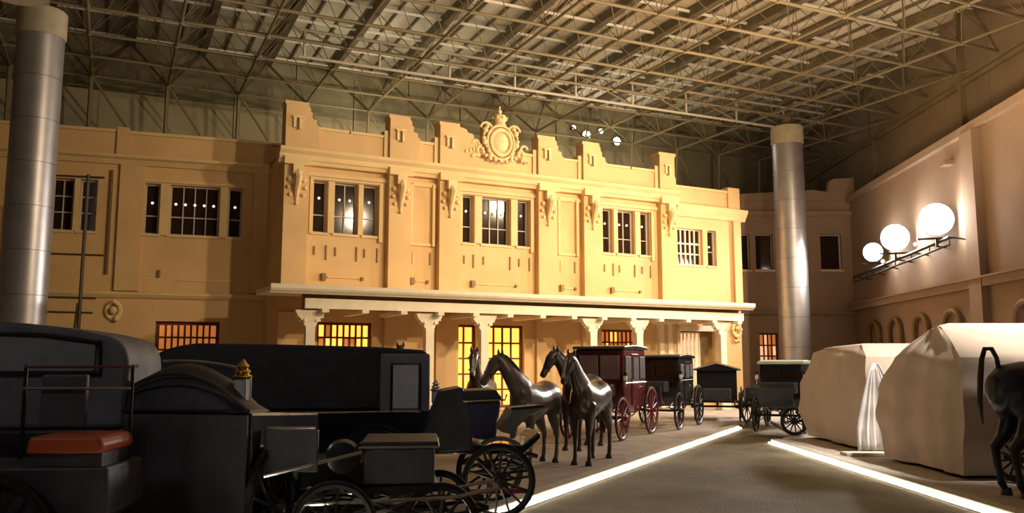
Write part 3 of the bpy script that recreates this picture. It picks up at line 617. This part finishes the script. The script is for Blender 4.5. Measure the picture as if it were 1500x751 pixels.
horse('horse', 'horse of which only dark ears show above the long landau roof', (-2.4, 18.8), ang(.1, -1), .98, 'horseb')
horse('horse', 'black horse seen from behind with arched tail at the right edge', (7.14, 11.3), ang(1, .15), 1.08, 'horseb', tailup=True)

# ================================================================== CARRIAGES
def wheel(parent, x, y, R, n=14, col='iron', z=None, tilt=0):
    o = MB().torus((0,0,0), R-.045, .032, 'y', 36, 6, wide=.9).build('wheel', col, parent, True); o.location = (x, y, R if z is None else z)
    MB().torus((0,0,0), R-.012, .014, 'y', 36, 4, wide=2.2).build('tyre', 'iron', o, True)
    MB().lathe([(.03, -.13), (.05, -.12), (.055, -.05), (.085, -.04), (.085, .04), (.055, .05), (.05, .12), (.03, .13)], 14, (0,0,0), 'y').build('hub', col, o, True)
    sp = MB().tube([(0,0,.07), (0,0,(R-.06)*.5), (0,0,R-.06)], [.022, .017, .014], 6).mesh('spoke', col, True)
    for k in range(n): link('spoke', sp, o, rot=(0, 2*PI*k/n+.1, 0))
    return o
def running_gear(t, xr, xf, tr, Rr, Rf, col='iron', n=14):
    for s in (-1, 1): wheel(t, xr, s*tr, Rr, n, col); wheel(t, xf, s*(tr-.06), Rf, n-2, col)
    for x, R in ((xr, Rr), (xf, Rf)):
        MB().tube([(x, -tr, R), (x, tr, R)], .03, 8).build('axle', 'iron', t, True)
        for s in (-1, 1):
            q = [(x-.42+.84*i/8, s*(tr-.2), R+.10+.10*math.sin(PI*i/8)) for i in range(9)]; q2 = [(x-.42+.84*i/8, s*(tr-.2), R+.10-.06*math.sin(PI*i/8)) for i in range(9)]
            MB().tube(q, .02, 6).tube(q2, .02, 6).build('leaf_spring', 'iron', t, True)
    MB().tube([(xr, 0, Rr), ((xr+xf)/2, 0, (Rr+Rf)/2+.05), (xf, 0, Rf+.06)], .035, 6).build('perch', 'iron', t, True)
def lantern(t, x, y, z, m='brass', k=1.):
    l = MB().box(x-.06*k, x+.06*k, y-.06*k, y+.06*k, z, z+.18*k).build('carriage_lamp', 'lampglass', t, bevel=.01)
    MB().lathe([(.09*k, 0), (.10*k, .02*k), (.06*k, .05*k), (.08*k, .07*k), (.045*k, .10*k), (.065*k, .12*k), (.03*k, .16*k), (.01, .19*k)], 12, (x, y, z+.18*k)).build('lamp_cap', m, l, True)
    MB().lathe([(.01, -.20*k), (.03*k, -.18*k), (.025*k, -.06*k), (.07*k, -.02*k), (.07*k, 0)], 12, (x, y, z)).build('lamp_stem', 'silver', l, True)
    for sx in (-1, 1): MB().box(x+sx*.062*k-.008, x+sx*.062*k+.008, y-.066*k, y-.054*k, z, z+.18*k).build('lamp_post', 'silver', l)
def curve(p0, p1, p2, n=8): return [tuple((1-t)**2*a+2*t*(1-t)*b+t*t*c for a, b, c in zip(p0, p1, p2)) for t in [i/n for i in range(n+1)]]

# -- A: far left carriage with raised hood
t = thing('hooded_carriage', 'large dark carriage with raised rounded hood and wide side window, at the left edge', 'carriage', (-4.5, 7.5, PH), math.radians(6))
running_gear(t, -1.15, .85, .6, .52, .42)
hp = [(-1.3, 1.15), (-1.35, 1.8)] + curve((-1.3, 1.95), (-1.1, 2.03), (-.5, 2.05))[:-1] + curve((-.5, 2.05), (.6, 2.04), (1.12, 1.90), 6) + curve((1.12, 1.90), (1.27, 1.86), (1.28, 1.65), 5)[1:] + [(1.28, 1.15)]
MB().prism(hp, -.48, .48).build('hood', 'greyleather', t, True, bevel=.04)
MB().prism([(0.22, 1.62), (.22, 1.90), (.60, 1.89), (1.02, 1.83), (1.02, 1.62)], -.50, -.46).build('side_window', 'quarter', t)
fr_ = MB(); q = [(.18, -.5, 1.60), (.18, -.5, 1.92), (.60, -.5, 1.91), (1.05, -.5, 1.85), (1.07, -.5, 1.6), (.18, -.5, 1.6)]; fr_.tube(q, .022, 6).build('window_bead', 'black', t)
MB().prism([(-1.5, 1.15), (-1.55, .95), (-1.3, .62), (-.6, .5), (.5, .5), (1.0, .7), (1.15, 1.15)], -.52, .52).build('body', 'black', t, bevel=.03)
# -- A2: open gig in front of it, orange seat board
t = thing('open_gig', 'open gig with orange red seat board and thin back rails, in the left foreground', 'carriage', (-3.2, 6.1, PH), math.radians(4))
for s in (-1, 1): wheel(t, -.25, s*.42, .5, 14, 'iron')
MB().tube([(-.25, -.42, .5), (-.25, .42, .5)], .03, 6).build('axle', 'iron', t)
MB().prism([(-1.1, 1.0), (.50, 1.0), (.52, .7), (.3, .55), (-.9, .55)], -.32, .34).build('body', 'leather', t, bevel=.02)
MB().prism([(-.02, 1.09), (.0, 1.20), (.45, 1.20), (.48, 1.14), (.46, 1.09)], -.36, .2).build('seat_board', 'orange', t, bevel=.02)
MB().box(.0, .45, -.30, .18, 1.0, 1.09).build('seat_rest', 'leather', t)
MB().box(-.20, .12, .2, .26, 1.22, 1.60).build('back_panel', 'greypanel', t, bevel=.015)
for z, m in ((1.655, 'redwheel'), (1.50, 'silver')): MB().tube([(-.30, .16, z), (.45, .16, z)], .011, 6).build('back_rail', m, t, True)
for x in (-.30, .45): MB().tube([(x, .18, 1.0), (x, .18, 1.67)], .014, 6).build('rail_post', 'iron', t, True)

# -- B: victoria seen from behind, folded hood, brass lantern
t = thing('folded_hood_carriage', 'black carriage with folded leather hood and brass lamp, in front of the long landau', 'carriage', (-2.55, 7.75, PH), math.radians(84))
for x, R in ((-.35, .5), (.95, .4)):
    for s in (-1, 1): wheel(t, x, s*.58, R, 14, 'iron')
    MB().tube([(x, -.58, R), (x, .58, R)], .03, 8).build('axle', 'iron', t, True)
MB().prism([(-.72, 1.29), (.95, 1.20), (1.0, .62), (.6, .42), (-.3, .38), (-.66, .5)], -.54, .54).build('body', 'black', t, bevel=.025)
MB().box(-.75, -.71, -.52, .52, .45, 1.27).build('rear_panel', 'greypanel', t, bevel=.01)
MB().tube([(-.74, -.54, 1.30), (-.74, .54, 1.30)], .014, 6).build('top_rail', 'iron', t, True)
hd_ = MB()
vs = []; nn = 14
for j in range(nn+1):
    u = j/nn; y = .52-1.0*u; hgt = .38*math.sin(PI*min(1, .18+.86*u))**.7+.03
    for i in range(9): a = PI*i/8; vs.append((-.45-.27*math.cos(a), y, 1.27+hgt*math.sin(a)))
hd_.add(vs, [(j*9+i, j*9+i+1, (j+1)*9+i+1, (j+1)*9+i) for j in range(nn) for i in range(8)]+[tuple(range(9)), tuple(range(nn*9+8, nn*9-1, -1))]).build('folded_hood', 'leather', t, True)
for k in range(3): MB().tube([(-.70+.02*k, .50-1.0*u, 1.30+(.30-.09*k)*math.sin(PI*min(1, .18+.86*u))**.7) for u in [i/10 for i in range(11)]], .014, 5).build('hood_bow', 'leather', t, True)
MB().tube(curve((-.2, .5, 1.70), (-.2, .1, 1.72), (-.2, -.28, 1.62), 8), .014, 6).build('hood_rail', 'silver', t, True)
lantern(t, -.45, -.34, 1.40, 'brass', .85)
MB().tube([(-.45, -.34, 1.2), (-.45, -.34, 1.3)], .02, 6).build('lamp_bracket', 'iron', t)
MB().prism([(-.5, .80), (-.5, 1.14), (-.46, 1.14), (-.46, .80)], -1.02, -.56).build('mudguard_panel', 'greypanel', t, bevel=.01)
MB().tube([(-.51, -.60, 1.15), (-.51, -1.0, 1.16)], .012, 6).build('mudguard_rail', 'silver', t, True)
MB().tube([(-.62, -.62, .78), (-.35, -1.35, .95)], .016, 6).build('step_rail', 'silver', t, True)

# -- C: long landau
t = thing('long_landau', 'long black closed landau behind the foreground carriages with a pale side window', 'carriage', (-2.85, 11.45, PH), math.radians(5))
running_gear(t, -1.3, 1.1, .72, .52, .42)
hp = [(-1.68, 1.1), (-1.74, 1.55)] + curve((-1.72, 1.7), (-1.6, 1.88), (-1.15, 1.93), 5) + [(-.25, 1.92), (1.05, 1.89), (1.68, 1.85), (1.74, 1.79), (1.74, 1.1)]
MB().prism(hp, -.62, .62).build('hood', 'leather', t, True, bevel=.035)
MB().box(1.14, 1.76, -.66, -.6, 1.08, 1.80).build('front_quarter', 'quarter', t, bevel=.02)
MB().box(1.30, 1.62, -.68, -.645, 1.12, 1.66).build('side_window', 'paleglass', t, bevel=.01)
MB().tube([(1.28, -.68, 1.1), (1.28, -.68, 1.68), (1.64, -.68, 1.68), (1.64, -.68, 1.1)], .014, 6).build('window_bead', 'black', t)
MB().prism([(-1.75, 1.1), (1.8, 1.1), (1.7, .72), (.8, .7), (.45, .4), (-.45, .4), (-.85, .7), (-1.6, .75)], -.64, .64).build('body', 'black', t, bevel=.03)
MB().tube([(-1.4, -.66, 1.06), (1.65, -.66, 1.08)], .014, 6).build('waist_rail', 'silver', t, True)
MB().box(1.75, 2.0, -.4, .4, .75, 1.0).build('driver_seat', 'leather', t, bevel=.03)
lantern(t, 1.84, -.6, 1.2, 'silver', .75)

# -- D: box wagonette with silver edged trunk
t = thing('trunk_carriage', 'low dark carriage with a grey silver edged trunk body in the centre foreground', 'carriage', (-1.25, 7.85, PH), math.radians(6))
running_gear(t, -.28, .60, .50, .36, .34, n=12)
MB().box(-.05, .55, -.42, .42, .66, .97).build('trunk', 'greypanel', t, bevel=.02)
MB().box(-.08, .58, -.45, .45, .97, 1.02).build('trunk_lid', 'leather', t, bevel=.015)
MB().tube([(-.08, -.455, .975), (.58, -.455, .975), (.585, .45, .975)], .012, 6).build('silver_edge', 'silver', t, True)
for x in (.08, .44): MB().box(x-.04, x+.04, -.46, -.43, .94, .955).build('hasp', 'silver', t)
MB().box(-.6, .0, -.38, .38, .62, .85).build('footwell', 'black', t, bevel=.03)
MB().lathe([(.05, -.1), (.13, -.08), (.15, 0), (.13, .03)], 18, (-.22, -.45, .9), 'y').build('carriage_lamp', 'black', t, True)
MB().torus((-.22, -.51, .9), .12, .01, 'y', 20, 5).build('lamp_rim', 'iron', t, True)
for y in (-.5, .0): MB().tube([(-.6, y, .52), (.7, y, .56), (1.1, y+.1, .62)], .017, 6).build('shaft', 'silver', t, True)
MB().prism([(-.15, .58), (-.1, .64), (.55, .66), (.6, .6)], -.44, .44).build('step_board', 'iron', t)

# -- E: phaeton with navy seat box
t = thing('phaeton', 'small black phaeton with a navy seat box, slanted apron and spoked wheels', 'carriage', (-.83, 10.32, .02), math.radians(7))
wheel(t, .62, -.52, .42, 14, 'iron'); wheel(t, .62, .52, .42, 14, 'iron'); wheel(t, -.75, -.55, .50, 14, 'iron'); wheel(t, -.75, .55, .50, 14, 'iron')
for x, z in ((.62, .44), (-.75, .50)): MB().tube([(x, -.52, z), (x, .52, z)], .028, 6).build('axle', 'iron', t, True)
MB().prism([(.22, 1.28), (.66, 1.30), (.60, .88), (.33, .88)], -.42, .42).build('seat_box', 'navy', t, bevel=.02)
MB().prism([(.2, 1.29), (.22, 1.42), (.60, 1.43), (.69, 1.31)], -.44, .44).build('seat_cushion', 'leather', t, bevel=.02)
MB().tube([(.22, -.45, 1.30), (.70, -.45, 1.315), (.72, -.45, 1.38)], .012, 6).build('seat_rail', 'silver', t, True)
MB().prism([(-.02, 1.42), (.22, 1.46), (.3, 1.2), (.34, .75), (-.05, .72), (-.25, .9)], -.44, .44).build('seat_back', 'leather', t, bevel=.03)
MB().prism([(-.9, .72), (-.9, .82), (.9, .80), (1.1, .95), (1.12, .88), (.92, .70)], -.42, .42).build('floor_board', 'black', t, bevel=.015)
MB().prism([(.66, .95), (.80, 1.20), (1.15, 1.23), (1.14, 1.19), (.98, 1.12), (.78, .92)], -.36, .36).build('apron', 'apron', t, bevel=.015)
MB().tube([(.78, -.38, 1.21), (1.17, -.38, 1.24)], .016, 6).build('apron_rail', 'iron', t, True)
MB().prism(curve((.42, .84), (.62, .98), (.86, .84), 8) + curve((.84, .81), (.62, .93), (.44, .81), 8), -.6, -.45).build('mudguard', 'greypanel', t, True)
for s in (-1, 1):
    for x, z in ((.62, .52), (-.75, .58)): MB().tube([(x-.38+.76*i/8, s*.4, z+.12*math.sin(PI*i/8)) for i in range(9)], .018, 6).tube([(x-.38+.76*i/8, s*.4, z-.03*math.sin(PI*i/8)) for i in range(9)], .016, 6).build('leaf_spring', 'iron', t, True)
MB().box(.3, .95, -.45, -.4, .27, .32).build('step', 'redwheel', t)
MB().tube([(.9, 0, .7), (1.15, .1, .62)], .03, 6).build('shaft', 'iron', t, True)

# -- F: maroon coach
def coach(name, lab, loc, rz, body, trimc, wcol, fglass='paleglass', L=.85, W=.58, H=1.93, Rr=.57, Rf=.48, panel=None, glass='paleglass', roof='black', zf=.55, pl=1.3):
    t = thing(name, lab, 'carriage', (loc[0], loc[1], PH), rz)
    running_gear(t, -L-.05, L+.35, W+.12, Rr, Rf, wcol)
    MB().prism([(-L, H), (L, H), (L+.02, 1.2), (L-.1, .8), (L-.45, zf), (-L+.45, zf), (-L+.05, .8), (-L-.04, 1.2)], -W, W).build('body', body, t, bevel=.03)
    MB().prism([(-L-.08, H), (-L-.05, H+.07), (0, H+.11), (L+.05, H+.07), (L+.1, H)], -W-.05, W+.05).build('roof', roof, t, bevel=.02)
    for s in (-1, 1):
        d_ = MB().box(-.28, .28, s*(W+.0)-.012, s*(W+.0)+.022*1, .72, H-.1).build('door', panel or body, t, bevel=.01)
        MB().box(-.2, .2, s*W-.03, s*W+.035, 1.3, H-.18).build('door_window', glass, d_); MB().box(.2, .25, s*W-.05, s*W+.05, 1.15, 1.19).build('door_handle', 'brass', d_)
        for x0, x1 in ((-L+.08, -.34), (.34, L-.08)): MB().box(x0, x1, s*W-.02, s*W+.025, 1.32, H-.16).build('side_window', glass, t, bevel=.008)
        MB().tube([(-L, s*(W+.02), 1.24), (L, s*(W+.02), 1.24)], .013, 6).build('waist_moulding', trimc, t, True)
        MB().tube([(-L-.05, s*W*.8, .62)]+[(-.5+.25*i, s*W*.8, .46+.03*(i-2)**2) for i in range(5)]+[(L+.05, s*W*.8, .62)], .02, 6).build('body_brace', trimc, t, True)
        lantern(t, L+.08, s*(W+.06), 1.30, 'iron', .6)
    for y0, y1 in ((-W+.1, -.03), (.03, W-.1)): MB().box(L-.01, L+.03, y0, y1, 1.32, H-.14).build('front_window', fglass, t, bevel=.01)
    MB().prism([(L+.1, .95), (L+.1, 1.22), (L+.5, 1.22), (L+.55, .95)], -.42, .42).build('driver_seat', 'leather', t, bevel=.03)
    MB().prism([(L+.55, .62), (L+.85, .7), (L+.95, 1.1), (L+.91, 1.1), (L+.8, .75), (L+.55, .68)], -.4, .4).build('dashboard', 'leather', t)
    MB().tube([(L+.6, 0, .55), (L+pl, 0, .62)], .035, 6).build('pole', wcol, t, True)
    return t
coach('maroon_coach', 'closed maroon coach with red wheels behind the standing horses', (2.35, 20.5), ang(-.42, -.9), 'maroon', 'silver', 'redwheel', panel='maroon', H=2.0, glass='leather', fglass='pinkpane')
coach('black_coach', 'tall closed black coach right of the maroon coach, before the white surround', (4.1, 23.6), ang(-.42, -.91), 'black', 'iron', 'iron', H=1.82, W=.66, L=.8, glass='leather', fglass='glass', Rr=.55)
# -- hearse-like wagon with pediment roof
t = thing('gabled_wagon', 'black box wagon with a shallow gabled roof, right of the black coach', 'wagon', (6.3, 26.6, PH), ang(-.25, -.97))
running_gear(t, -.8, .9, .7, .48, .42)
MB().box(-1.0, .9, -.58, .58, .58, 1.52).build('body', 'black', t, bevel=.02)
MB().add([(x, y, z) for x in (-1.1, 1.0) for y, z in ((-.7, 1.52), (0, 1.72), (.7, 1.52), (.7, 1.47), (-.7, 1.47))], [(0,1,2,3,4), (9,8,7,6,5), (0,5,6,1), (1,6,7,2), (2,7,8,3), (3,8,9,4), (4,9,5,0)]).build('gable_roof', 'black', t)
MB().tube([(1.02, -.7, 1.5), (1.02, 0, 1.69), (1.02, .7, 1.5)], .022, 6).build('roof_edge', 'silver', t, True)
MB().box(.9, 1.3, -.4, .4, .6, .95).build('driver_seat', 'leather', t, bevel=.03)
MB().box(-.6, .5, -.6, -.57, .8, 1.35).build('side_panel', 'greypanel', t, bevel=.01)
# -- low open cart
t = thing('open_cart', 'low dark open cart with tall spoked wheels at the end of the left light strip', 'cart', (7.6, 25.2, PH), ang(-.55, -.83))
running_gear(t, -.55, .75, .62, .55, .5, n=12)
MB().prism([(-.8, 1.12), (.6, 1.06), (.9, .9), (.5, .62), (-.6, .62)], -.5, .5).build('body', 'black', t, bevel=.03); MB().box(-.3, .2, -.42, .42, 1.05, 1.15).build('seat', 'leather', t, bevel=.03)
MB().prism([(.9, .6), (1.2, .7), (1.3, 1.0), (1.26, 1.0), (1.15, .75), (.9, .68)], -.4, .4).build('dashboard', 'leather', t)
# -- dark carriage left of the sheets
coach('green_topped_carriage', 'dark closed carriage with pale green roof cloth, left of the sheeted carriages', (7.05, 22.3), ang(-.45, -.9), 'black', 'iron', 'iron', H=1.66, W=.52, L=.75, glass='leather', fglass='glass', Rr=.48, Rf=.42, roof='greenroof')

# ================================================================== SHEETED CARRIAGES
def lerp(a, b, t): return a+(b-a)*t
def sheet(parent, rings, nseg, nv, fold, seed, name='cloth'):
    """rings: list of (z, [4 corner points]); lofted with folds growing towards the hem"""
    rnd = random.Random(seed); N = 4*nseg; vs = []; rows = []
    ph = [rnd.random()*6 for _ in range(8)]
    def ring(r):
        out = []
        for k in range(4):
            a, b = r[k], r[(k+1) % 4]
            for i in range(nseg): out.append((lerp(a[0], b[0], i/nseg), lerp(a[1], b[1], i/nseg), lerp(a[2], b[2], i/nseg)))
        return out
    R = [ring(r) for r in rings]; tot = (len(R)-1)*nv
    cx = sum(p[0] for p in R[0])/N; cy = sum(p[1] for p in R[0])/N
    for v in range(tot+1):
        s = min(v//nv, len(R)-2); t_ = v/nv-s
        for k in range(N):
            p = [lerp(R[s][k][c], R[s+1][k][c], t_) for c in range(3)]
            dn = (1-v/tot); am = fold*(.2+dn)
            d = Vector((p[0]-cx, p[1]-cy)); dl = d.length or 1
            o = am*(.6*math.sin(k*.55+ph[0]+v*.03)+.45*math.sin(k*1.15+ph[1])+.25*math.sin(k*2.1+ph[2]+v*.1))+.02*math.sin(v*.8+k*.3+ph[3])
            if s == len(R)-2: o *= (1-t_)
            vs.append((p[0]+d.x/dl*o, p[1]+d.y/dl*o, p[2]))
    fs = [(v*N+k, v*N+(k+1) % N, (v+1)*N+(k+1) % N, (v+1)*N+k) for v in range(tot) for k in range(N)]
    fs.append(tuple(range(tot*N, tot*N+N)))
    o = MB().add(vs, fs).build(name, 'sheet', parent, True); return o
def covered(lab_c, lab_s, x0, x1, y0, y1, H, rings, seed, amp):
    loc = ((x0+x1)/2, (y0+y1)/2); L = (x1-x0)/2; W = (y1-y0)/2
    t = thing('covered_carriage', lab_c, 'carriage', (*loc, PH), PI, 'carriages under dust sheets')
    for x in (-L*.6, L*.62):
        for s in (-1, 1): wheel(t, x, s*W*.62, .42, 12, 'iron')
        MB().tube([(x, -W*.62, .42), (x, W*.62, .42)], .03, 6).build('axle', 'iron', t)
    MB().box(-L*.8, L*.75, -W*.5, W*.5, .6, H*.7).build('body', 'black', t)
    c = thing('dust_sheet', lab_s, 'dust sheet', (*loc, PH))
    R_ = []
    for (za, zb_), (xa, xb), (ya, yb) in rings:    # za at the near edge, zb_ at the far edge
        P4 = [(xa, ya, za), (xb, ya, za), (xb, yb, zb_), (xa, yb, zb_)]
        R_.append([(p[0]-loc[0], p[1]-loc[1], p[2]-PH) for p in P4])
    sheet(c, R_, 18, 7, amp, seed)
    return t, c
t1, c1 = covered('carriage hidden under the nearer beige dust sheet, beside the black horse', 'big beige dust sheet over the nearer covered carriage, pale lit top', 6.6, 10.2, 12.7, 15.7, 2.3,
    [((.12,.12), (6.62, 10.2), (12.85, 15.45)), ((.75,.75), (6.58, 10.25), (12.68, 15.72)), ((1.35,1.3), (6.6, 10.25), (12.68, 15.65)), ((1.84,1.85), (6.68, 10.2), (12.85, 15.1)), ((2.36,2.30), (6.9, 10.0), (13.85, 14.25)), ((2.40,2.36), (7.1, 9.9), (14.0, 14.1))], 3, .055)
wheel(t1, 1.22, 1.72, .33, 12, 'iron'); MB().tube([(1.22, 1.75, .33), (1.22, 1.2, .33)], .03, 6).build('axle', 'iron', t1)
t2, c2 = covered('carriage hidden under the farther beige dust sheet', 'smaller beige dust sheet with a white gathered flap, left of the nearer sheet', 6.75, 9.8, 16.6, 20.4, 2.05,
    [((.12,.12), (6.78, 9.8), (16.7, 20.0)), ((.7,.7), (6.72, 9.8), (16.6, 20.4)), ((1.3,1.3), (6.75, 9.8), (16.6, 20.25)), ((1.88,1.98), (6.82, 9.8), (16.68, 19.5)), ((2.12,2.08), (6.95, 9.7), (17.15, 19.2)), ((2.15,2.12), (7.1, 9.6), (17.4, 19.0))], 5, .05)
wheel(t2, 1.62, -2.05, .33, 12, 'iron'); MB().tube([(1.62, -2.05, .33), (1.3, -1.6, .36)], .03, 6).build('axle', 'iron', t2)
vs = []; n = 26; rows = 12
lx, ly = c2.location.x, c2.location.y
for r in range(rows+1):
    t_ = r/rows
    for k in range(n+1):
        u = k/n; half = .05+.40*min(1, t_*1.3)**.8
        vs.append((6.93+(u-.5)*2*half-lx, 16.52-.10*t_-(.05*math.sin(k*1.5)+.025*math.sin(k*2.7+1))*(.3+t_)-ly, 1.72-1.62*t_-PH*.5))
fs = [(r*(n+1)+k, r*(n+1)+k+1, (r+1)*(n+1)+k+1, (r+1)*(n+1)+k) for r in range(rows) for k in range(n)]
fl = MB().add(vs, fs).build('folded_flap', mat('white sheet', (.80, .76, .74), .85), c2, True, label='white gathered flap hanging in folds')
so = fl.modifiers.new('th', 'SOLIDIFY'); so.thickness = .012
tag(MB().box(6.1, 8.4, 15.95, 16.3, PH, PH+.06).build('plinth_slab', 'kerb', bevel=.01), 'low pale slab on the ground between the two sheeted carriages', 'slab')
